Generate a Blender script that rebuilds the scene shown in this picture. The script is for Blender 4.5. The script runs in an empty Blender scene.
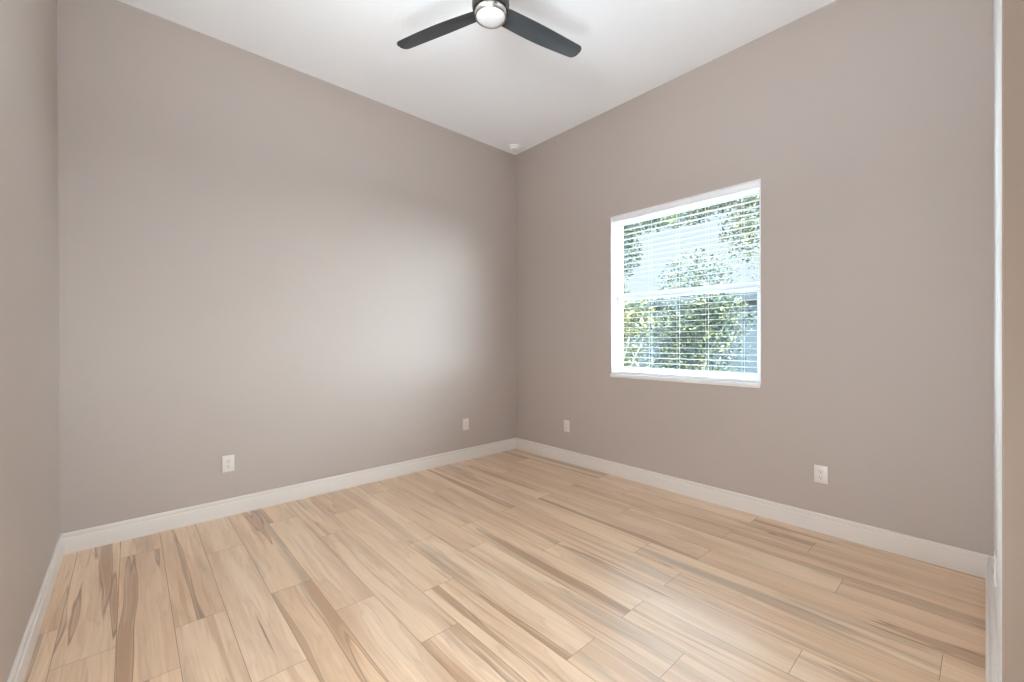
import bpy, bmesh, math, random
from mathutils import Vector, Matrix

# ------------------------------------------------------------------ scene, camera, sky, lights
S = bpy.context.scene
COL = S.collection
S.view_settings.view_transform = 'Standard'
S.view_settings.look = 'None'
S.view_settings.gamma = 1.0
S.view_settings.use_curve_mapping = False
S.view_settings.exposure = 0.63
S.cycles.max_bounces = 14
S.cycles.diffuse_bounces = 9
S.cycles.glossy_bounces = 4
S.cycles.transparent_max_bounces = 24
S.cycles.sample_clamp_indirect = 6.0
S.cycles.caustics_reflective = False
S.cycles.caustics_refractive = False

H = 3.300            # ceiling height
XR = 3.566           # face of the right wall
YF = -3.540          # face of the wall behind the camera
YE = -1.58           # where the right wall ends at the alcove
XA = 4.90            # far side of the alcove

cam_d = bpy.data.cameras.new('camera')
cam = bpy.data.objects.new('camera', cam_d)
COL.objects.link(cam)
S.camera = cam
F_PX, YAW, PITCH, ROLL = 425.26, 0.83870, -0.00244, -0.00337
cam_d.sensor_fit = 'HORIZONTAL'
cam_d.sensor_width = 36.0
cam_d.lens = F_PX * 36.0 / 1024.0
cam_d.clip_start = 0.01
cam_d.clip_end = 200
fw = Vector((-math.sin(YAW) * math.cos(PITCH), math.cos(YAW) * math.cos(PITCH), math.sin(PITCH)))
r0 = Vector((math.cos(YAW), math.sin(YAW), 0))
u0 = r0.cross(fw)
rr = r0 * math.cos(ROLL) + u0 * math.sin(ROLL)
uu = -r0 * math.sin(ROLL) + u0 * math.cos(ROLL)
cam.matrix_world = Matrix(((rr.x, uu.x, -fw.x, 3.5373), (rr.y, uu.y, -fw.y, -3.2389), (rr.z, uu.z, -fw.z, 1.22), (0, 0, 0, 1)))

# sky: bright hazy daylight
W = bpy.data.worlds.new('sky')
S.world = W
W.use_nodes = True
wn = W.node_tree.nodes
wl = W.node_tree.links
wn.clear()
wo = wn.new('ShaderNodeOutputWorld')
wb = wn.new('ShaderNodeBackground')
wc = wn.new('ShaderNodeTexCoord')


def wnode(kind, **kw):
    n = wn.new(kind)
    for k, v in kw.items():
        setattr(n, k, v)
    return n


def wmath(op, a, b):
    n = wnode('ShaderNodeMath', operation=op)
    for k, v in enumerate((a, b)):
        if isinstance(v, (int, float)):
            n.inputs[k].default_value = v
        else:
            wl.new(v, n.inputs[k])
    return n.outputs[0]


def wramp(v, lo, hi, a, b):
    n = wnode('ShaderNodeMapRange', interpolation_type='SMOOTHSTEP')
    for k, x in (('From Min', lo), ('From Max', hi), ('To Min', a), ('To Max', b)):
        n.inputs[k].default_value = x
    wl.new(v, n.inputs['Value'])
    return n.outputs['Result']


ws = wn.new('ShaderNodeSeparateXYZ')
wl.new(wc.outputs['Generated'], ws.inputs[0])
SKY_HORIZON, SKY_HIGH, SKY_EAST, SKY_WEST = 0.72, 18.0, 33.0, 40.0
high = wramp(ws.outputs['Z'], 0.27, 0.70, SKY_HORIZON, SKY_HIGH)      # thin bright cloud overhead
east = wramp(ws.outputs['X'], 0.02, 0.88, 0.0, SKY_EAST)              # bright open sky to either side of the garden
west = wramp(ws.outputs['X'], -0.62, -0.92, 0.0, SKY_WEST)
glow = wmath('ADD', east, west)
wcol = wnode('ShaderNodeMix', data_type='RGBA')
wcol.inputs[6].default_value = (0.86, 0.935, 1.0, 1)
wcol.inputs[7].default_value = (0.68, 0.85, 1.0, 1)
wl.new(ws.outputs['Z'], wcol.inputs['Factor'])
wl.new(wcol.outputs[2], wb.inputs['Color'])
wl.new(wmath('ADD', high, glow), wb.inputs['Strength'])
wl.new(wb.outputs['Background'], wo.inputs['Surface'])


def light(name, kind, energy, color, loc, target, **kw):
    d = bpy.data.lights.new(name, kind)
    d.energy = energy
    d.color = color
    for k, v in kw.items():
        setattr(d, k, v)
    o = bpy.data.objects.new(name, d)
    o.location = loc
    o.rotation_euler = (Vector(target) - Vector(loc)).to_track_quat('-Z', 'Y').to_euler()
    COL.objects.link(o)
    return o


# sun high behind the house: lights the garden, never enters the room
light('sun', 'SUN', 0.9, (1.0, 0.93, 0.80), (2, -10, 14), (0, 2, 0), angle=0.02)
# three added fill lights out of frame: alcove side, ceiling bounce, far corner
light('alcove_fill', 'AREA', 1.5, (1.0, 0.95, 0.90), (4.78, -2.75, 1.45), (0.5, -1.5, 1.3), shape='RECTANGLE', size=1.3, size_y=2.1)
light('ceiling_fill', 'AREA', 35, (0.87, 0.953, 1.0), (2.50, -2.72, 2.55), (2.45, -2.60, 3.3), shape='DISK', size=0.6)
light('corner_fill', 'AREA', 23, (0.89, 0.965, 1.0), (3.00, -3.20, 0.40), (0.90, -0.20, 2.50), shape='DISK', size=0.45)

# ------------------------------------------------------------------ helpers
random.seed(7)


class MB:
    """collects shapes and links them as one mesh object"""
    def __init__(self):
        self.bm = bmesh.new()

    def box(self, x0, x1, y0, y1, z0, z1, bevel=0.0, seg=2, mat=0):
        vs = [self.bm.verts.new((x, y, z)) for x in (x0, x1) for y in (y0, y1) for z in (z0, z1)]
        idx = [(0, 1, 3, 2), (4, 6, 7, 5), (0, 4, 5, 1), (2, 3, 7, 6), (0, 2, 6, 4), (1, 5, 7, 3)]
        fs = [self.bm.faces.new([vs[i] for i in f]) for f in idx]
        for f in fs:
            f.material_index = mat
        if bevel > 0:
            es = list({e for f in fs for e in f.edges})
            bmesh.ops.bevel(self.bm, geom=es, offset=bevel, segments=seg, affect='EDGES', profile=0.5)
        return self

    def prism(self, poly, fn0, fn1, mat=0):
        """two copies of a closed outline joined into a solid"""
        a = [self.bm.verts.new(fn0(p)) for p in poly]
        b = [self.bm.verts.new(fn1(p)) for p in poly]
        n = len(poly)
        for i in range(n):
            self.bm.faces.new((a[i], a[(i + 1) % n], b[(i + 1) % n], b[i])).material_index = mat
        self.bm.faces.new(a[::-1])
        self.bm.faces.new(b)
        return self

    def lathe(self, prof, n=48, c=(0, 0, 0), mat=0):
        rings = []
        for r, z in prof:
            if r < 1e-6:
                rings.append([self.bm.verts.new((c[0], c[1], c[2] + z))])
            else:
                rings.append([self.bm.verts.new((c[0] + r * math.cos(2 * math.pi * k / n), c[1] + r * math.sin(2 * math.pi * k / n), c[2] + z)) for k in range(n)])
        for A, B in zip(rings, rings[1:]):
            for k in range(n):
                k2 = (k + 1) % n
                if len(A) == 1 and len(B) == 1:
                    continue
                if len(A) == 1:
                    self.bm.faces.new((A[0], B[k], B[k2]))
                elif len(B) == 1:
                    self.bm.faces.new((A[k], B[0], A[k2]))
                else:
                    self.bm.faces.new((A[k], B[k], B[k2], A[k2]))
        return self

    def tube(self, pts, rad, n=8):
        pts = [Vector(p) for p in pts]
        if not hasattr(rad, '__len__'):
            rad = [rad] * len(pts)
        rings = []
        for i, p in enumerate(pts):
            d = (pts[min(i + 1, len(pts) - 1)] - pts[max(i - 1, 0)]).normalized()
            a = d.cross(Vector((0, 0, 1)))
            if a.length < 1e-3:
                a = d.cross(Vector((1, 0, 0)))
            a.normalize()
            b = d.cross(a)
            rings.append([self.bm.verts.new(p + (a * math.cos(2 * math.pi * k / n) + b * math.sin(2 * math.pi * k / n)) * rad[i]) for k in range(n)])
        for A, B in zip(rings, rings[1:]):
            for k in range(n):
                self.bm.faces.new((A[k], A[(k + 1) % n], B[(k + 1) % n], B[k]))
        self.bm.faces.new(rings[0][::-1])
        self.bm.faces.new(rings[-1])
        return self

    def build(self, name, mats, parent=None, smooth=False, recalc=True):
        if recalc:
            bmesh.ops.recalc_face_normals(self.bm, faces=self.bm.faces)
        me = bpy.data.meshes.new(name)
        self.bm.to_mesh(me)
        self.bm.free()
        for m in (mats if isinstance(mats, (list, tuple)) else [mats]):
            me.materials.append(m)
        if smooth:
            for p in me.polygons:
                p.use_smooth = True
            me.set_sharp_from_angle(angle=math.radians(38))
        o = bpy.data.objects.new(name, me)
        COL.objects.link(o)
        if parent:
            o.parent = parent
        return o


def empty(name, loc=(0, 0, 0), rz=0.0):
    o = bpy.data.objects.new(name, None)
    o.location = loc
    o.rotation_euler = (0, 0, rz)
    o.empty_display_size = 0.1
    COL.objects.link(o)
    return o


def tag(o, label, cat, group=None, kind=None):
    o['label'] = label
    o['category'] = cat
    if group:
        o['group'] = group
    if kind:
        o['kind'] = kind
    return o


def struct(o, label=None, cat=None):
    o['kind'] = 'structure'
    if label:
        o['label'] = label
    if cat:
        o['category'] = cat
    return o


def srgb(r, g, b):
    f = lambda c: (c / 255) / 12.92 if c / 255 <= 0.04045 else ((c / 255 + 0.055) / 1.055) ** 2.4
    return (f(r), f(g), f(b), 1)


def mat(name, color, rough=0.5, metal=0.0, spec=0.5, bump=None, vary=None):
    """principled material; bump=(scale, strength, distance), vary=(scale, amount) gives the paint a faint unevenness"""
    m = bpy.data.materials.new(name)
    m.use_nodes = True
    nt = m.node_tree
    b = nt.nodes['Principled BSDF']
    b.inputs['Base Color'].default_value = color
    b.inputs['Roughness'].default_value = rough
    b.inputs['Metallic'].default_value = metal
    b.inputs['Specular IOR Level'].default_value = spec
    tc = nt.nodes.new('ShaderNodeTexCoord')
    if bump:
        n = nt.nodes.new('ShaderNodeTexNoise')
        n.inputs['Scale'].default_value = bump[0]
        n.inputs['Detail'].default_value = 3
        nt.links.new(tc.outputs['Object'], n.inputs['Vector'])
        bp = nt.nodes.new('ShaderNodeBump')
        bp.inputs['Strength'].default_value = bump[1]
        bp.inputs['Distance'].default_value = bump[2]
        nt.links.new(n.outputs['Fac'], bp.inputs['Height'])
        nt.links.new(bp.outputs['Normal'], b.inputs['Normal'])
    if vary:
        n = nt.nodes.new('ShaderNodeTexNoise')
        n.inputs['Scale'].default_value = vary[0]
        n.inputs['Detail'].default_value = 4
        nt.links.new(tc.outputs['Object'], n.inputs['Vector'])
        mr = nt.nodes.new('ShaderNodeMapRange')
        mr.inputs['To Min'].default_value = 1 - vary[1]
        mr.inputs['To Max'].default_value = 1 + vary[1]
        nt.links.new(n.outputs['Fac'], mr.inputs['Value'])
        mx = nt.nodes.new('ShaderNodeVectorMath')
        mx.operation = 'SCALE'
        mx.inputs[0].default_value = color[:3]
        nt.links.new(mr.outputs['Result'], mx.inputs['Scale'])
        nt.links.new(mx.outputs['Vector'], b.inputs['Base Color'])
    return m


M = {}
M['wall'] = mat('greige_wall_paint', srgb(181, 170, 163), 0.55, spec=0.35, bump=(160, 0.10, 0.002), vary=(3.0, 0.012))
M['wall_shaded'] = mat('shaded_wall_paint', srgb(158, 140, 126), 0.55, spec=0.35, bump=(160, 0.10, 0.002), vary=(3.0, 0.012))  # wall paint made darker and browner, the return's shade put into its colour
M['wall_white'] = mat('white_wall_paint', srgb(232, 234, 236), 0.45, spec=0.4, bump=(160, 0.08, 0.002), vary=(3.0, 0.01))
M['ceiling'] = mat('ceiling_paint', srgb(247, 250, 254), 0.9, spec=0.1, bump=(55, 0.35, 0.004), vary=(2.0, 0.01))
M['trim'] = mat('trim_paint', srgb(220, 213, 207), 0.35, spec=0.45, vary=(5.0, 0.01))
M['vinyl'] = mat('white_vinyl', srgb(242, 242, 246), 0.35, spec=0.4, vary=(6.0, 0.01))
M['blind'] = mat('white_slat', srgb(184, 186, 189), 0.45, spec=0.4, vary=(8.0, 0.01))
M['sill'] = mat('marble_sill', srgb(242, 241, 242), 0.25, spec=0.5, vary=(9.0, 0.04))
M['plate'] = mat('outlet_plastic', srgb(219, 213, 209), 0.3, spec=0.5, vary=(20.0, 0.01))
M['slot'] = mat('outlet_slot', srgb(40, 38, 36), 0.6, vary=(20.0, 0.05))
M['screw'] = mat('painted_screw', srgb(205, 202, 198), 0.35, metal=0.3, vary=(20.0, 0.02))
M['black'] = mat('matte_black_metal', srgb(42, 40, 40), 0.42, spec=0.5, vary=(9.0, 0.05))
M['blade'] = mat('charcoal_blade', srgb(58, 62, 67), 0.36, spec=0.6, vary=(7.0, 0.08))
M['nickel'] = mat('brushed_nickel', srgb(200, 192, 185), 0.28, metal=1.0, vary=(30.0, 0.03))
M['opal'] = mat('opal_diffuser', srgb(222, 223, 225), 0.3, spec=0.5, vary=(5.0, 0.005))
M['detector'] = mat('detector_plastic', srgb(242, 242, 240), 0.4, vary=(12.0, 0.01))
M['cord'] = mat('ladder_cord', srgb(244, 244, 244), 0.8, vary=(60.0, 0.02))


def glass_mat(name, tint=(0.93, 0.97, 0.97, 1)):
    m = bpy.data.materials.new(name)
    m.use_nodes = True
    nt = m.node_tree
    nt.nodes.remove(nt.nodes['Principled BSDF'])
    out = nt.nodes['Material Output']
    tr = nt.nodes.new('ShaderNodeBsdfTransparent')
    tr.inputs['Color'].default_value = tint
    gl = nt.nodes.new('ShaderNodeBsdfGlossy')
    gl.inputs['Roughness'].default_value = 0.02
    lw = nt.nodes.new('ShaderNodeLayerWeight')          # Schlick reflectance, the same from either side of the pane
    pw = nt.nodes.new('ShaderNodeMath')
    pw.operation = 'POWER'
    pw.inputs[1].default_value = 5.0
    nt.links.new(lw.outputs['Facing'], pw.inputs[0])
    fr = nt.nodes.new('ShaderNodeMath')
    fr.operation = 'MULTIPLY_ADD'
    fr.inputs[1].default_value = 0.94
    fr.inputs[2].default_value = 0.03
    nt.links.new(pw.outputs[0], fr.inputs[0])
    mx = nt.nodes.new('ShaderNodeMixShader')
    nt.links.new(fr.outputs[0], mx.inputs['Fac'])
    nt.links.new(tr.outputs['BSDF'], mx.inputs[1])
    nt.links.new(gl.outputs['BSDF'], mx.inputs[2])
    nt.links.new(mx.outputs['Shader'], out.inputs['Surface'])
    return m


M['glass'] = glass_mat('window_glass')


# ------------------------------------------------------------------ floor: wood-look planks
def floor_material():
    m = bpy.data.materials.new('wood_look_planks')
    m.use_nodes = True
    nt = m.node_tree
    N, L = nt.nodes, nt.links
    bsdf = N['Principled BSDF']
    uv = N.new('ShaderNodeUVMap')
    uv.uv_map = 'plank'
    at = N.new('ShaderNodeAttribute')
    at.attribute_name = 'plank_rand'
    sep = N.new('ShaderNodeSeparateColor')
    L.new(at.outputs['Color'], sep.inputs['Color'])
    R, G, B = sep.outputs['Red'], sep.outputs['Green'], sep.outputs['Blue']

    def mapping(scale, src=None):
        mp = N.new('ShaderNodeMapping')
        mp.inputs['Scale'].default_value = scale
        L.new(src or uv.outputs['UV'], mp.inputs['Vector'])
        return mp.outputs['Vector']

    def noise(vec, scale, detail=3.0, rough=0.5, dist=0.0):
        n = N.new('ShaderNodeTexNoise')
        n.inputs['Scale'].default_value = scale
        n.inputs['Detail'].default_value = detail
        n.inputs['Roughness'].default_value = rough
        n.inputs['Distortion'].default_value = dist
        L.new(vec, n.inputs['Vector'])
        return n

    def math_(op, a, b=None, clamp=False):
        n = N.new('ShaderNodeMath')
        n.operation = op
        n.use_clamp = clamp
        for i, v in enumerate((a, b)):
            if v is None:
                continue
            if isinstance(v, (int, float)):
                n.inputs[i].default_value = v
            else:
                L.new(v, n.inputs[i])
        return n.outputs[0]

    def ramp(fac, lo, hi, a=0.0, b=1.0):
        n = N.new('ShaderNodeMapRange')
        n.interpolation_type = 'SMOOTHSTEP'
        n.inputs['From Min'].default_value = lo
        n.inputs['From Max'].default_value = hi
        n.inputs['To Min'].default_value = a
        n.inputs['To Max'].default_value = b
        L.new(fac, n.inputs['Value'])
        return n.outputs['Result']

    def mix(fac, a, b, mode='MIX'):
        n = N.new('ShaderNodeMix')
        n.data_type = 'RGBA'
        n.blend_type = mode
        n.clamp_factor = True
        if isinstance(fac, (int, float)):
            n.inputs['Factor'].default_value = fac
        else:
            L.new(fac, n.inputs['Factor'])
        for i, v in ((6, a), (7, b)):
            if isinstance(v, tuple):
                n.inputs[i].default_value = v
            else:
                L.new(v, n.inputs[i])
        return n.outputs[2]

    # a slow warp makes the grain swirl round knots
    warp = noise(mapping((1.6, 5.0, 1)), 1.0, 2.0)
    vs = N.new('ShaderNodeVectorMath')
    vs.operation = 'SUBTRACT'
    L.new(warp.outputs['Color'], vs.inputs[0])
    vs.inputs[1].default_value = (0.5, 0.5, 0.5)
    vm = N.new('ShaderNodeVectorMath')
    vm.operation = 'MULTIPLY'
    L.new(vs.outputs[0], vm.inputs[0])
    vm.inputs[1].default_value = (0.18, 0.045, 0)
    va = N.new('ShaderNodeVectorMath')
    L.new(uv.outputs['UV'], va.inputs[0])
    L.new(vm.outputs[0], va.inputs[1])
    wuv = va.outputs[0]

    base = mix(R, srgb(238, 211, 181), srgb(228, 195, 160))
    broad = noise(mapping((0.9, 7.0, 1), wuv), 1.0, 3.0, 0.5)
    col = mix(ramp(broad.outputs['Fac'], 0.42, 0.68), base, srgb(214, 180, 148))
    greys = noise(mapping((0.75, 8.0, 1), wuv), 1.2, 3.0)
    gfac = math_('MULTIPLY', ramp(greys.outputs['Fac'], 0.50, 0.70), ramp(B, 0.25, 0.8, 0.1, 0.85))
    col = mix(gfac, col, srgb(182, 160, 136))
    # broad brown heartwood bands
    band = noise(mapping((0.42, 10.5, 1), wuv), 1.0, 2.0, 0.45)
    bfac = math_('MULTIPLY', ramp(band.outputs['Fac'], 0.57, 0.63), ramp(G, 0.15, 0.75, 0.10, 0.80))
    col = mix(bfac, col, srgb(166, 128, 96))
    # thin dark veins along the edge of the bands
    e = math_('ABSOLUTE', math_('SUBTRACT', band.outputs['Fac'], 0.59))
    vein = ramp(e, 0.0, 0.016, 1.0, 0.0)
    vfac = math_('MULTIPLY', vein, ramp(G, 0.1, 0.7, 0.12, 0.75))
    col = mix(vfac, col, srgb(126, 92, 66))
    e2 = math_('ABSOLUTE', math_('SUBTRACT', broad.outputs['Fac'], 0.5))
    col = mix(math_('MULTIPLY', ramp(e2, 0.0, 0.022, 1.0, 0.0), 0.15), col, srgb(158, 118, 86))
    streak = noise(mapping((0.8, 26.0, 1), wuv), 1.0, 3.0, 0.55)
    col = mix(math_('MULTIPLY', ramp(streak.outputs['Fac'], 0.56, 0.66), ramp(B, 0.1, 0.9, 0.12, 0.60)), col, srgb(186, 146, 108))
    pale = noise(mapping((0.6, 18.0, 1), wuv), 1.7, 2.0, 0.5)
    col = mix(ramp(pale.outputs['Fac'], 0.56, 0.70, 0.0, 0.35), col, srgb(246, 224, 198))
    # fine fibres
    fib = noise(mapping((3.0, 110.0, 1), wuv), 1.0, 3.0, 0.6)
    col = mix(ramp(fib.outputs['Fac'], 0.35, 0.75, 0.0, 0.22), col, srgb(170, 132, 98))
    L.new(col, bsdf.inputs['Base Color'])
    bsdf.inputs['Roughness'].default_value = 0.34
    bsdf.inputs['Specular IOR Level'].default_value = 0.6
    bsdf.inputs['Coat Weight'].default_value = 0.7
    bsdf.inputs['Coat Roughness'].default_value = 0.42
    bsdf.inputs['Coat IOR'].default_value = 1.55
    bp = N.new('ShaderNodeBump')
    bp.inputs['Strength'].default_value = 0.06
    bp.inputs['Distance'].default_value = 0.001
    L.new(fib.outputs['Fac'], bp.inputs['Height'])
    L.new(bp.outputs['Normal'], bsdf.inputs['Normal'])
    return m


M['planks'] = floor_material()
M['grout'] = mat('grout', srgb(172, 142, 114), 0.8, vary=(30.0, 0.05))

PW, PL, GAP = 0.1825, 1.235, 0.0022
JOINT = {0: 1.258, 1: 2.858, 2: 2.456, 3: 3.055, 4: 2.472, 5: 3.427, 6: 2.473, 7: 3.057, 8: 2.47, 9: 2.754, 10: 2.471, 11: 1.716,
         12: 2.018, 13: 0.343, 14: 1.235, 15: 0.566, 16: 1.235, 17: 0.287, 18: 1.219, 19: 0.909}
bm = bmesh.new()
uvl = bm.loops.layers.uv.new('plank')
cl = bm.loops.layers.float_color.new('plank_rand')
X0, X1, Y1 = -0.02, XA + 0.02, 0.02
rnd = random.Random(21)
for r in range(-1, 20):
    ya, yb = -PW * r - GAP / 2, -PW * (r + 1) + GAP / 2
    ya, yb = min(ya, Y1), max(yb, YF - 0.02)
    x = (JOINT.get(r, 0.6) % PL) - PL
    while x < X1:
        xa, xb = max(x + GAP / 2, X0), min(x + PL - GAP / 2, X1)
        if xb - xa > 0.004 and ya - yb > 0.002:
            f = bm.faces.new([bm.verts.new(p) for p in ((xa, yb, 0), (xb, yb, 0), (xb, ya, 0), (xa, ya, 0))])
            ou, ov = rnd.random() * 60, rnd.random() * 60
            c = (rnd.random(), rnd.random(), rnd.random(), 1)
            for lp in f.loops:
                lp[uvl].uv = (lp.vert.co.x - x + ou, lp.vert.co.y + PW * r + ov)
                lp[cl] = c
        x += PL
gv = [bm.verts.new(p) for p in ((X0, YF - .02, -.0015), (X1, YF - .02, -.0015), (X1, Y1, -.0015), (X0, Y1, -.0015))]
bm.faces.new(gv).material_index = 1
gb = [bm.verts.new((v.co.x, v.co.y, -0.12)) for v in gv]
bm.faces.new(gb[::-1]).material_index = 1
for i in range(4):
    bm.faces.new((gv[i], gb[i], gb[(i + 1) % 4], gv[(i + 1) % 4])).material_index = 1
fl = MB()
fl.bm.free()
fl.bm = bm
floor = struct(fl.build('floor', [M['planks'], M['grout']], recalc=False), 'wood-look plank floor in pale tan with brown grain', 'floor')

# ------------------------------------------------------------------ room shell
T = 0.20
WX0, WX1, WZ0, WZ1 = 1.272, 2.503, 0.893, 2.328
b = MB()
b.box(-T, WX0, 0, T, -0.12, H + .1)
b.box(WX1, XA + T, 0, T, -0.12, H + .1)
b.box(WX0, WX1, 0, T, -0.12, WZ0)
b.box(WX0, WX1, 0, T, WZ1, H + .1)
struct(b.build('wall_back', M['wall']), 'greige back wall with the window', 'wall')
struct(MB().box(-T, 0, YF - T, 0, -0.12, H + .1).build('wall_left', M['wall']), 'long blank greige wall left of the corner', 'wall')
struct(MB().box(-T, XA + T, YF - T, YF, -0.12, H + .1).build('wall_front', M['wall']), 'greige wall strip at the left edge', 'wall')
struct(MB().box(XR, XR + 0.10, YE + 0.012, 0, 0, H, 0.004).build('wall_right', M['wall_white']), 'white wall seen edge-on at the right', 'wall')
struct(MB().box(XR, XA, YE, YE + 0.012, 0, H, 0.003).build('wall_return', M['wall_shaded']), 'near wall end at the right edge, its shade painted in as taupe', 'wall')
struct(MB().box(XA, XA + T, YF, 0, -0.12, H + .1).build('wall_alcove', M['wall_shaded']), 'alcove wall', 'wall')
struct(MB().box(-T, XA + T, YF - T, T, H, H + 0.12).build('ceiling', M['ceiling']), 'white textured ceiling', 'ceiling')

# baseboards
BH = 0.1185


def profile(t):
    return [(0, 0), (t, 0), (t, BH * .70), (t * .97, BH * .715), (t * .80, BH * .725), (t * .66, BH * .745), (t * .60, BH * .775), (t * .60, BH * .81),
            (t * .66, BH * .84), (t * .68, BH * .88), (t * .64, BH * .925), (t * .52, BH * .965), (t * .36, BH * .99), (t * .22, BH), (0, BH)]


BT, BTR = 0.0145, 0.028
struct(MB().prism(profile(BT), lambda p: (p[0], -p[0], p[1]), lambda p: (p[0], YF + p[0], p[1])).build('baseboard_left', M['trim'], smooth=True), 'white baseboard along the long left wall', 'baseboard')
struct(MB().prism(profile(BT), lambda p: (p[0], -p[0], p[1]), lambda p: (XR - p[0] * BTR / BT, -p[0], p[1])).build('baseboard_back', M['trim'], smooth=True), 'white baseboard under the window', 'baseboard')
struct(MB().prism(profile(BT), lambda p: (XR - p[0] * BTR / BT, -p[0], p[1]), lambda p: (XR - p[0] * BTR / BT, YE - p[0], p[1])).build('baseboard_right', M['trim'], smooth=True), 'white baseboard of the right wall', 'baseboard')
struct(MB().prism(profile(BT), lambda p: (p[0], YF + p[0], p[1]), lambda p: (XA, YF + p[0], p[1])).build('baseboard_front', M['trim'], smooth=True), 'white baseboard at the lower left edge', 'baseboard')
struct(MB().prism(profile(BT), lambda p: (XR - p[0] * BTR / BT, YE - p[0], p[1]), lambda p: (XA, YE - p[0], p[1])).build('baseboard_return', M['trim'], smooth=True), 'white baseboard of the near wall end', 'baseboard')

# ------------------------------------------------------------------ window
win = struct(empty('window_1', ((WX0 + WX1) / 2, 0, WZ0)), 'white single-hung window in the back wall', 'window')
ox, oz = (WX0 + WX1) / 2, WZ0
hw, hh = (WX1 - WX0) / 2, WZ1 - WZ0


def wbox(mb, x0, x1, y0, y1, z0, z1, bev=0.002):
    mb.box(x0, x1, y0, y1, z0, z1, bev)


f = MB()                                    # white lined reveal and outer frame
LT = 0.008
wbox(f, -hw, -hw + LT, 0.001, 0.085, 0, hh)
wbox(f, hw - LT, hw, 0.001, 0.085, 0, hh)
wbox(f, -hw + LT, hw - LT, 0.001, 0.085, hh - LT, hh)
for (a, c_) in ((-hw, -hw + 0.014), (hw - 0.028, hw)):
    wbox(f, a, c_, 0.085, 0.165, 0, hh)
wbox(f, -hw + .014, hw - .028, 0.085, 0.165, hh - 0.035, hh)
wbox(f, -hw + .014, hw - .028, 0.085, 0.165, 0, 0.035)
f.build('window_frame', M['vinyl'], win, smooth=True)
ZM = 1.603 - oz                             # middle of the meeting rail


def sash(name, y0, y1, z0, z1, st, rb, rt):
    s = MB()
    a0, a1 = -hw + 0.004, hw - 0.026
    wbox(s, a0, a0 + st, y0, y1, z0, z1, 0.003)
    wbox(s, a1 - st, a1, y0, y1, z0, z1, 0.003)
    wbox(s, a0 + st, a1 - st, y0, y1, z0, z0 + rb, 0.003)
    wbox(s, a0 + st, a1 - st, y0, y1, z1 - rt, z1, 0.003)
    o = s.build(name, M['vinyl'], win, smooth=True)
    g = MB().box(a0 + st - .006, a1 - st + .006, (y0 + y1) / 2 - .002, (y0 + y1) / 2 + .002, z0 + rb - .006, z1 - rt + .006)
    g.build('glass', M['glass'], o)
    return o


sash('upper_sash', 0.130, 0.160, ZM - 0.022, hh - 0.030, 0.022, 0.044, 0.024)
low = sash('lower_sash', 0.092, 0.124, 0.030, ZM + 0.030, 0.028, 0.050, 0.056)
MB().box(-0.03, 0.03, 0.078, 0.092, ZM + 0.02, ZM + 0.034, 0.003).build('sash_lock', M['vinyl'], low, smooth=True)
s = MB()
s.box(-hw + .001, hw - .001, -0.016, 0.085, -0.004, 0.022, 0.006, 3)
s.box(-hw + .001, hw - .001, -0.010, -0.0005, -0.012, -0.004, 0.002)
s.build('window_sill', M['sill'], win, smooth=True)

# blind: a thing of its own hanging in the window opening
blind = tag(empty('window_blind', (ox, 0, WZ0)), 'white horizontal slatted blind with open slats hanging in the window opening', 'blind')
bw = hw - 0.012
MB().box(-bw, bw, 0.008, 0.066, hh - 0.050, hh - 0.0085, 0.003).build('headrail', M['vinyl'], blind, smooth=True)
sl = MB()
PITCH_S, zt, zb = 0.0435, hh - 0.090, 0.062
k = 0
z = zt
rs = random.Random(4)
tilt = math.radians(0.5)
while z > zb:
    cs, sn = math.cos(tilt + rs.uniform(-.02, .02)), math.sin(tilt)
    sag = rs.uniform(-.0008, .0008)
    n = 5
    top, bot = [], []
    for i in range(n):
        t = i / (n - 1) * 2 - 1
        crown = 0.0012 * (1 - t * t)
        yy, zz = 0.038 + 0.0205 * t * cs, z + sag + 0.0205 * t * sn + crown
        top.append((yy, zz + .0009))
        bot.append((yy, zz - .0009))
    poly = top + bot[::-1]
    sl.prism(poly, lambda p: (-bw + .002, p[0], p[1]), lambda p: (bw - .002, p[0], p[1]))
    z -= PITCH_S
sl.build('slats', M['blind'], blind, smooth=True)
MB().box(-bw + .002, bw - .002, 0.014, 0.062, 0.026, 0.044, 0.004).build('bottom_rail', M['vinyl'], blind, smooth=True)
for cx in (1.645, 1.889, 2.119, 2.375):
    c = MB()
    for yy in (0.0160, 0.0600):
        c.tube([(cx - ox, yy, 0.030), (cx - ox, yy, hh - .05)], 0.0007, 6)
    c.build('ladder_cord', M['cord'], blind)

# ------------------------------------------------------------------ electrical outlets
PWD, PHT = 0.0715, 0.1145


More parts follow.
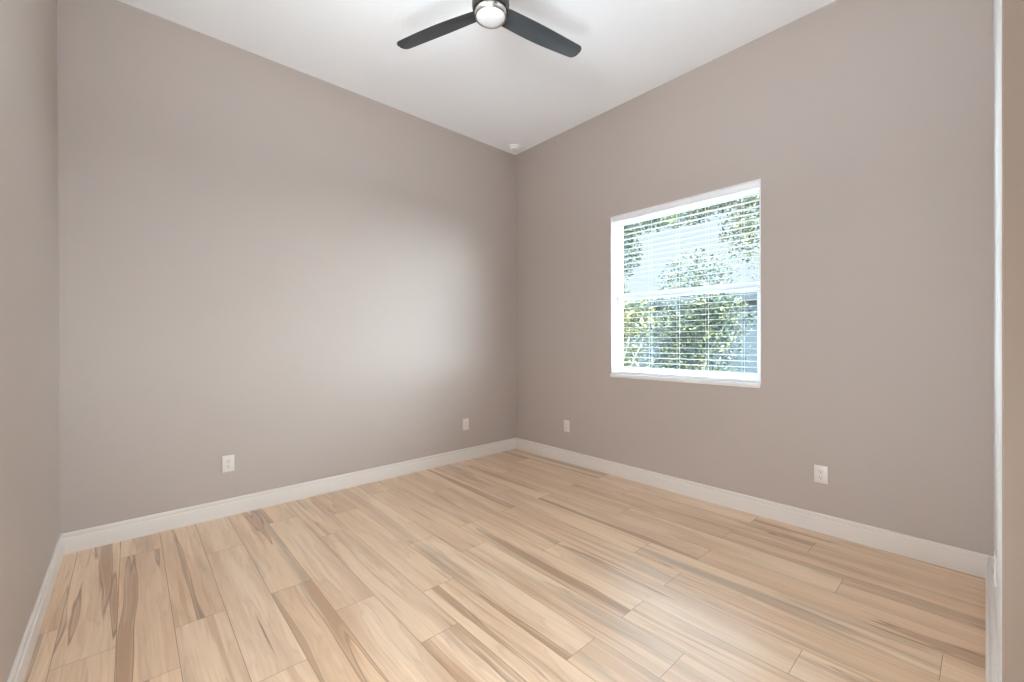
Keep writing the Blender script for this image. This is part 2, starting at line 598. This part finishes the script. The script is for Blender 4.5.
def make_outlet(name):
    root = empty(name)
    # local frame: x along the wall, +z up, -y out of the wall
    p = MB()
    p.box(-PWD / 2, PWD / 2, -0.0065, 0, -PHT / 2, PHT / 2, 0.0028, 3)
    p.build('cover_plate', M['plate'], root, smooth=True)
    for s_ in (-1, 1):
        q = MB()
        zc = s_ * 0.0195
        poly = []
        for i in range(28):
            a = 2 * math.pi * i / 28
            poly.append((0.0172 * math.cos(a), max(-0.0142, min(0.0142, 0.0172 * math.sin(a)))))
        q.prism(poly, lambda v: (v[0], -0.006, zc + v[1]), lambda v: (v[0], -0.0088, zc + v[1]))
        ro = q.build('receptacle', M['plate'], root, smooth=True)
        sl_ = MB()
        sl_.box(-0.0076, -0.0052, -0.0092, -0.0084, zc - .001, zc + 0.0075)
        sl_.box(0.0054, 0.0074, -0.0092, -0.0084, zc - .001, zc + 0.0065)
        hole = [(0.0026 * math.cos(2 * math.pi * i / 12), -0.0072 + 0.0026 * math.sin(2 * math.pi * i / 12)) for i in range(12)]
        sl_.prism(hole, lambda v: (v[0], -0.0084, zc + v[1]), lambda v: (v[0], -0.0092, zc + v[1]))
        sl_.build('slots', M['slot'], ro)
    w = MB()
    ring = [(0.0034 * math.cos(2 * math.pi * i / 14), 0.0034 * math.sin(2 * math.pi * i / 14)) for i in range(14)]
    w.prism(ring, lambda v: (v[0], -0.006, v[1]), lambda v: (v[0], -0.0074, v[1]))
    w.build('screw', M['screw'], root)
    return root


def copy_tree(o, parent=None):
    c = o.copy()
    COL.objects.link(c)
    c.parent = parent
    for ch in list(o.children):
        copy_tree(ch, c)
    return c


outlet = make_outlet('wall_outlet')
spots = [((0.0, -2.7305, 0.3635), math.pi / 2, 'white duplex outlet on the long left wall nearest the camera, at its left end'),
         ((0.0, -0.700, 0.3635), math.pi / 2, 'white duplex outlet on the left wall beside the far corner'),
         ((0.7495, 0.0, 0.3605), 0.0, 'small white duplex outlet on the back wall between corner and window'),
         ((2.845, 0.0, 0.3655), 0.0, 'large white duplex outlet on the back wall right of the window'),
         ((XR, -0.84, 0.363), -math.pi / 2, 'white outlet seen edge-on above the baseboard of the right wall')]
for i, (loc, rz, lab) in enumerate(spots):
    o = outlet if i == 0 else copy_tree(outlet)
    o.location = loc
    o.rotation_euler = (0, 0, rz)
    tag(o, lab, 'outlet', 'wall outlets')

# ------------------------------------------------------------------ ceiling fan
FX, FY, FZ = 1.775, -1.800, 2.995
fan = tag(empty('ceiling_fan', (FX, FY, H)), 'black three-blade ceiling fan with a round white light', 'ceiling fan')
dz = FZ - H
MB().lathe([(0, 0), (0.075, 0), (0.078, -0.006), (0.076, -0.040), (0.062, -0.058), (0.0, -0.062)], 48).build('canopy', M['black'], fan, smooth=True)
MB().lathe([(0, -0.055), (0.022, -0.055), (0.022, dz + 0.10), (0, dz + 0.10)], 24).build('downrod', M['black'], fan, smooth=True)
MB().lathe([(0, dz + .110), (0.040, dz + .108), (0.085, dz + .085), (0.096, dz + .055), (0.099, dz + .010), (0.097, dz - .012), (0.092, dz - .024), (0.0, dz - .026)], 64).build('motor_housing', M['black'], fan, smooth=True)
light_kit = MB().lathe([(0, dz - .022), (0.084, dz - .022), (0.0855, dz - .030), (0.0855, dz - .052), (0.083, dz - .056), (0.078, dz - .056), (0.076, dz - .050), (0.0, dz - .050)], 64).build('light_ring', M['nickel'], fan, smooth=True)
MB().lathe([(0, dz - .045), (0.0765, dz - .045), (0.0765, dz - .054), (0.070, dz - .062), (0.052, dz - .068), (0.026, dz - .071), (0, dz - .072)], 64).build('diffuser', M['opal'], light_kit, smooth=True)
R_TIP = 0.628


def blade(ang):
    bmx = bmesh.new()
    ns, nc = 34, 10
    rows = []
    for i in range(ns + 1):
        t = 1 - (1 - i / ns) ** 1.7                          # closer sections near the tip
        r = 0.088 + (R_TIP - 0.088) * t
        chord = 0.104 + 0.014 * math.sin(min(1, t / 0.45) * math.pi / 2) - 0.022 * max(0, (t - 0.45) / 0.55) ** 1.3
        if t > 0.93:                                        # rounded tip
            q = (t - 0.93) / 0.07
            chord *= math.sqrt(max(0.0, 1 - 0.985 * q ** 2.2))
        sweep = 0.004 * math.sin(t * math.pi)
        tw = BLADE_PITCH * (1.15 - 0.45 * t)
        row = []
        for j in range(nc + 1):
            v = j / nc * 2 - 1
            th = 0.0062 * math.sqrt(max(0.0, 1 - v * v * .97))
            yy = v * chord / 2
            zc = 0.006 * (1 - v * v)
            row.append((r, yy * math.cos(tw) + sweep, yy * math.sin(tw) + zc, th))
        rows.append(row)
    up = [[bmx.verts.new((x, y, z + th)) for x, y, z, th in r_] for r_ in rows]
    dn = [[bmx.verts.new((x, y, z - th * .5)) for x, y, z, th in r_] for r_ in rows]
    for i in range(ns):
        for j in range(nc):
            bmx.faces.new((up[i][j], up[i + 1][j], up[i + 1][j + 1], up[i][j + 1]))
            bmx.faces.new((dn[i][j], dn[i][j + 1], dn[i + 1][j + 1], dn[i + 1][j]))
    for i in range(ns):
        for j in (0, nc):
            bmx.faces.new((up[i][j], dn[i][j], dn[i + 1][j], up[i + 1][j]))
    for j in range(nc):
        for i in (0, ns):
            bmx.faces.new((up[i][j], up[i][j + 1], dn[i][j + 1], dn[i][j]))
    h = MB()
    h.bm.free()
    h.bm = bmx
    o = h.build('blade', M['blade'], fan, smooth=True)
    o.location = (0, 0, dz - 0.016)
    o.rotation_euler = (0, 0, ang)
    return o


BLADE_PITCH = math.radians(-12)
for a in (-158.6, 81.4, -38.6):
    blade(math.radians(a))

# ------------------------------------------------------------------ smoke detector by the corner
det = tag(empty('smoke_detector', (0.150, -0.150, H)), 'small round white detector on the ceiling at the corner', 'smoke detector')
MB().lathe([(0, 0), (0.068, 0), (0.069, -0.004), (0.067, -0.009), (0.058, -0.012), (0, -0.012)], 40).build('base', M['detector'], det, smooth=True)
MB().lathe([(0, -0.010), (0.050, -0.010), (0.053, -0.016), (0.051, -0.030), (0.044, -0.036), (0.020, -0.039), (0, -0.039)], 40).build('housing', M['detector'], det, smooth=True)

# ------------------------------------------------------------------ garden outside the window
M['soil'] = mat('garden_soil', srgb(60, 66, 48), 0.95, spec=0.1, bump=(6, 0.5, 0.05), vary=(2.5, 0.35))
M['bark'] = mat('bark', srgb(104, 98, 92), 0.9, spec=0.1, bump=(25, 0.6, 0.01), vary=(8, 0.3))
M['stucco'] = mat('pale_blue_stucco', srgb(60, 65, 69), 0.85, spec=0.1, bump=(40, 0.3, 0.01), vary=(1.5, 0.06))
M['fascia'] = mat('dark_fascia', srgb(30, 36, 40), 0.8, vary=(4, 0.05))


def leaf_mat(name, c1, c2, c3):
    m = bpy.data.materials.new(name)
    m.use_nodes = True
    nt = m.node_tree
    b_ = nt.nodes['Principled BSDF']
    at = nt.nodes.new('ShaderNodeAttribute')
    at.attribute_name = 'leaf_rand'
    rp = nt.nodes.new('ShaderNodeValToRGB')
    e = rp.color_ramp.elements
    e[0].position, e[0].color = 0.0, c1
    e[1].position, e[1].color = 1.0, c3
    x = rp.color_ramp.elements.new(0.62)
    x.color = c2
    nt.links.new(at.outputs['Fac'], rp.inputs['Fac'])
    nt.links.new(rp.outputs['Color'], b_.inputs['Base Color'])
    b_.inputs['Roughness'].default_value = 0.42
    b_.inputs['Specular IOR Level'].default_value = 0.12
    return m


M['leaf_dark'] = leaf_mat('bluish_green_leaves', srgb(14, 26, 26), srgb(32, 44, 38), srgb(112, 108, 68))
M['leaf_light'] = leaf_mat('yellow_green_leaves', srgb(20, 30, 26), srgb(52, 58, 36), srgb(140, 126, 86))
struct(MB().box(-26, 22, T + 0.02, 40, -0.5, -0.25).build('ground', M['soil']), 'garden ground outside the window', 'ground')
M['reflector_slab'] = mat('reflector_concrete', srgb(196, 194, 188), 0.9, spec=0.1, bump=(20, 0.3, 0.005), vary=(2.0, 0.06))
struct(MB().box(-4, 8, T + 0.03, 2.4, -0.25, -0.20).build('reflector', M['reflector_slab']), 'unseen pale slab added outside to bounce daylight into the room', 'reflector')  # unseen slab, added to throw daylight up at the ceiling


def leaves(blobs, count, size, m, parent, seed):
    """blobs: (x, y, z, rx, ry, rz, weight)"""
    rg = random.Random(seed)
    verts, faces, cols = [], [], []
    tot = sum(b_[6] for b_ in blobs)
    for b_ in blobs:
        for _ in range(int(count * b_[6] / tot)):
            d = Vector((rg.gauss(0, 1), rg.gauss(0, 1), rg.gauss(0, 1))).normalized()
            rad = rg.random() ** 0.45
            c = Vector((b_[0] + d.x * b_[3] * rad, b_[1] + d.y * b_[4] * rad, b_[2] + d.z * b_[5] * rad))
            ax = Vector((rg.gauss(0, 1), rg.gauss(0, 1), rg.gauss(0, .6))).normalized()
            nn = Vector((rg.gauss(0, .7), rg.gauss(-.2, .7), rg.gauss(.7, .6))).normalized()
            sd = ax.cross(nn)
            if sd.length < .1:
                continue
            sd.normalize()
            nn = sd.cross(ax)
            L_ = size * rg.uniform(.6, 1.3)
            w_ = L_ * rg.uniform(.30, .45)
            i0 = len(verts)
            for u_, v_, h_ in ((-.5, 0, 0), (-.1, -.5, .12), (.22, -.42, .1), (.55, 0, -.08), (.22, .42, .1), (-.1, .5, .12)):
                verts.append(c + ax * (u_ * L_) + sd * (v_ * w_) + nn * (h_ * w_))
            faces += [(i0, i0 + 1, i0 + 2, i0 + 3), (i0, i0 + 3, i0 + 4, i0 + 5)]
            cols.append(rg.random())
    me = bpy.data.meshes.new('foliage')
    me.from_pydata(verts, [], faces)
    at_ = me.attributes.new('leaf_rand', 'FLOAT', 'FACE')
    at_.data.foreach_set('value', [v for c_ in cols for v in (c_, c_)])
    me.materials.append(m)
    o = bpy.data.objects.new('foliage', me)
    COL.objects.link(o)
    o.parent = parent
    return o


def tree(name, label, cat, base, trunk, branches, blobs, count, size, m, seed, r=0.06, group=None):
    root = tag(empty(name, base), label, cat, group)
    t = MB()
    n = len(trunk)
    t.tube(trunk, [r * (1 - .6 * i / (n - 1)) for i in range(n)], 10)
    t.build('trunk', M['bark'], root, smooth=True)
    for br in branches:
        t = MB()
        t.tube(br, [r * .42 * (1 - .7 * i / (len(br) - 1)) for i in range(len(br))], 7)
        t.build('branch', M['bark'], root, smooth=True)
    leaves(blobs, count, size, m, root, seed)
    return root


G = -0.25
tree('shrub', 'bushy yellow-green shrub outside the lower left of the window', 'shrub', (-0.85, 3.2, G),
     [(0, 0, 0), (.05, 0, .5), (.0, .05, 1.1), (.1, 0, 1.7)], [[(0.03, 0, .5), (.35, -.1, 1.0), (.6, -.1, 1.5)], [(0, 0, .6), (-.3, .1, 1.1), (-.55, 0, 1.6)], [(.02, .03, .9), (.25, 0, 1.4), (.30, 0, 2.0)]],
     [(0, 0, .8, .65, .5, .6, 1), (-.1, 0, 1.5, .7, .5, .7, 1.3), (.2, .1, 1.9, .5, .4, .4, .8)], 5200, .065, M['leaf_light'], 3, .05)
tree('shrub', 'dark bluish-green shrub outside the middle of the lower window', 'shrub', (0.05, 4.6, G),
     [(0, 0, 0), (-.05, 0, .6), (.05, .05, 1.2), (0, 0, 2.0)], [[(-.04, 0, .6), (.3, 0, 1.1), (.5, .1, 1.5)], [(0, 0, .7), (-.35, .1, 1.3), (-.5, 0, 1.9)], [(.03, .03, 1.0), (.3, 0, 1.6), (.6, 0, 2.2)]],
     [(-.3, 0, .8, .8, .5, .7, 1), (-.2, 0, 1.6, .85, .5, .6, 1.2), (.2, 0, 2.0, .5, .4, .35, .5)], 8500, .07, M['leaf_dark'], 5, .05)
tree('shrub', 'low loose shrub with thin stems in front of the blue-grey house wall', 'shrub', (-1.1, 6.4, G),
     [(0, 0, 0), (.1, 0, .7), (.0, .0, 1.5), (.2, 0, 2.3)], [[(0.08, 0, .6), (.6, 0, 1.3), (1.1, 0, 2.0)], [(0, 0, .9), (-.5, 0, 1.6), (-.8, 0, 2.2)]],
     [(0, 0, 1.2, 1.4, .6, 1.0, 1), (.7, 0, 1.9, .8, .5, .6, .6), (-.8, 0, 1.9, 1.0, .5, .7, .6)], 5200, .075, M['leaf_dark'], 6, .05)
tree('tree', 'leafy tree outside the left edge of the window', 'tree', (-2.3, 4.6, G),
     [(0, 0, 0), (.1, 0, 1.2), (0, .1, 2.4), (.2, 0, 3.4)], [[(.05, .05, 1.8), (.5, 0, 2.5), (.9, -.1, 2.9)], [(.02, .08, 2.2), (-.5, .1, 2.9), (-.8, 0, 3.4)], [(.1, 0, 2.9), (.7, 0, 3.6), (1.3, 0, 3.9)]],
     [(.15, 0, 2.2, .65, .6, .9, 1.2), (.3, 0, 3.3, .75, .7, .7, 1), (1.3, 0, 4.0, .9, .6, .35, .6), (0, 0, 1.2, .8, .6, .8, 1)], 15000, .08, M['leaf_dark'], 8, .09)
tree('tree', 'spreading tree whose yellow-green branches hang across the window top', 'tree', (2.75, 6.2, G),
     [(0, 0, 0), (-.05, 0, 1.4), (.05, 0, 2.8), (-.1, 0, 4.2)], [[(0, 0, 2.6), (-.8, -.3, 3.6), (-1.9, -.5, 4.3), (-3.0, -.6, 4.5), (-5.0, -.4, 4.5)], [(0, 0, 2.2), (-.5, -.1, 2.9), (-.9, -.2, 3.3)], [(-.05, 0, 3.4), (-.7, .2, 4.3), (-1.2, .2, 5.0)]],
     [(-1.0, -.2, 3.5, .75, .6, .7, 1), (-1.9, -.4, 4.4, 1.0, .6, .45, 1), (-3.2, -.5, 4.5, .9, .6, .35, .7), (-.9, 0, 2.5, .45, .5, .7, .7), (-.3, 0, 4.2, 1.2, .8, .9, 1), (-2.45, -.1, 3.75, .55, .5, .75, .5), (-3.6, -.4, 4.35, 1.0, .6, .40, .9), (-5.2, -.3, 4.4, .9, .6, .45, .7)], 19000, .08, M['leaf_light'], 12, .10)
tree('tree', 'tall thin tree with sparse leaves rising behind the low house', 'tree', (-1.6, 20.5, G),
     [(0, 0, 0), (.1, 0, 2), (-.1, 0, 4.5), (.1, 0, 7.5)], [[(0, 0, 3), (1.2, 0, 4.6), (2.0, 0, 5.6)], [(-.05, 0, 3.6), (-1.2, 0, 5.0), (-2.0, 0, 6.4)], [(-.1, 0, 4.6), (1.0, 0, 6.4), (1.5, 0, 7.6)], [(0, 0, 5), (-.8, 0, 7), (-1, 0, 8)]],
     [(0, 0, 6.5, 2.4, 1.2, 1.8, 1), (1.6, 0, 4.4, 1.4, 1.0, 1.2, .6), (-1.6, 0, 5.0, 1.5, 1, 1.3, .7)], 1500, .15, M['leaf_dark'], 15, .14)
tree('tree', 'round grey-green tree behind the low house, at the upper left of the window', 'tree', (-6.9, 19.5, G),
     [(0, 0, 0), (.1, 0, 2), (-.1, 0, 4.0), (.1, 0, 6.0)], [[(0, 0, 2.6), (1.2, 0, 4.2), (1.8, 0, 5.0)], [(-.05, 0, 3.0), (-1.2, 0, 4.4), (-1.6, 0, 5.4)]],
     [(0, 0, 4.6, 2.2, 1.4, 1.8, 1), (.2, 0, 3.0, 1.8, 1.2, 1.0, .5)], 3600, .17, M['leaf_dark'], 16, .14)

# neighbouring house
hs = tag(empty('neighbouring_house', (-3.4, 10.0, G)), 'low blue-grey house with a flat dark roof edge behind the garden trees', 'house')
MB().box(-4.5, 3.9, 0, 6, 0, 2.75).build('wall', M['stucco'], hs)
MB().box(-4.75, 4.15, -0.25, 6.25, 2.55, 2.80, 0.02).build('roof', M['fascia'], hs)
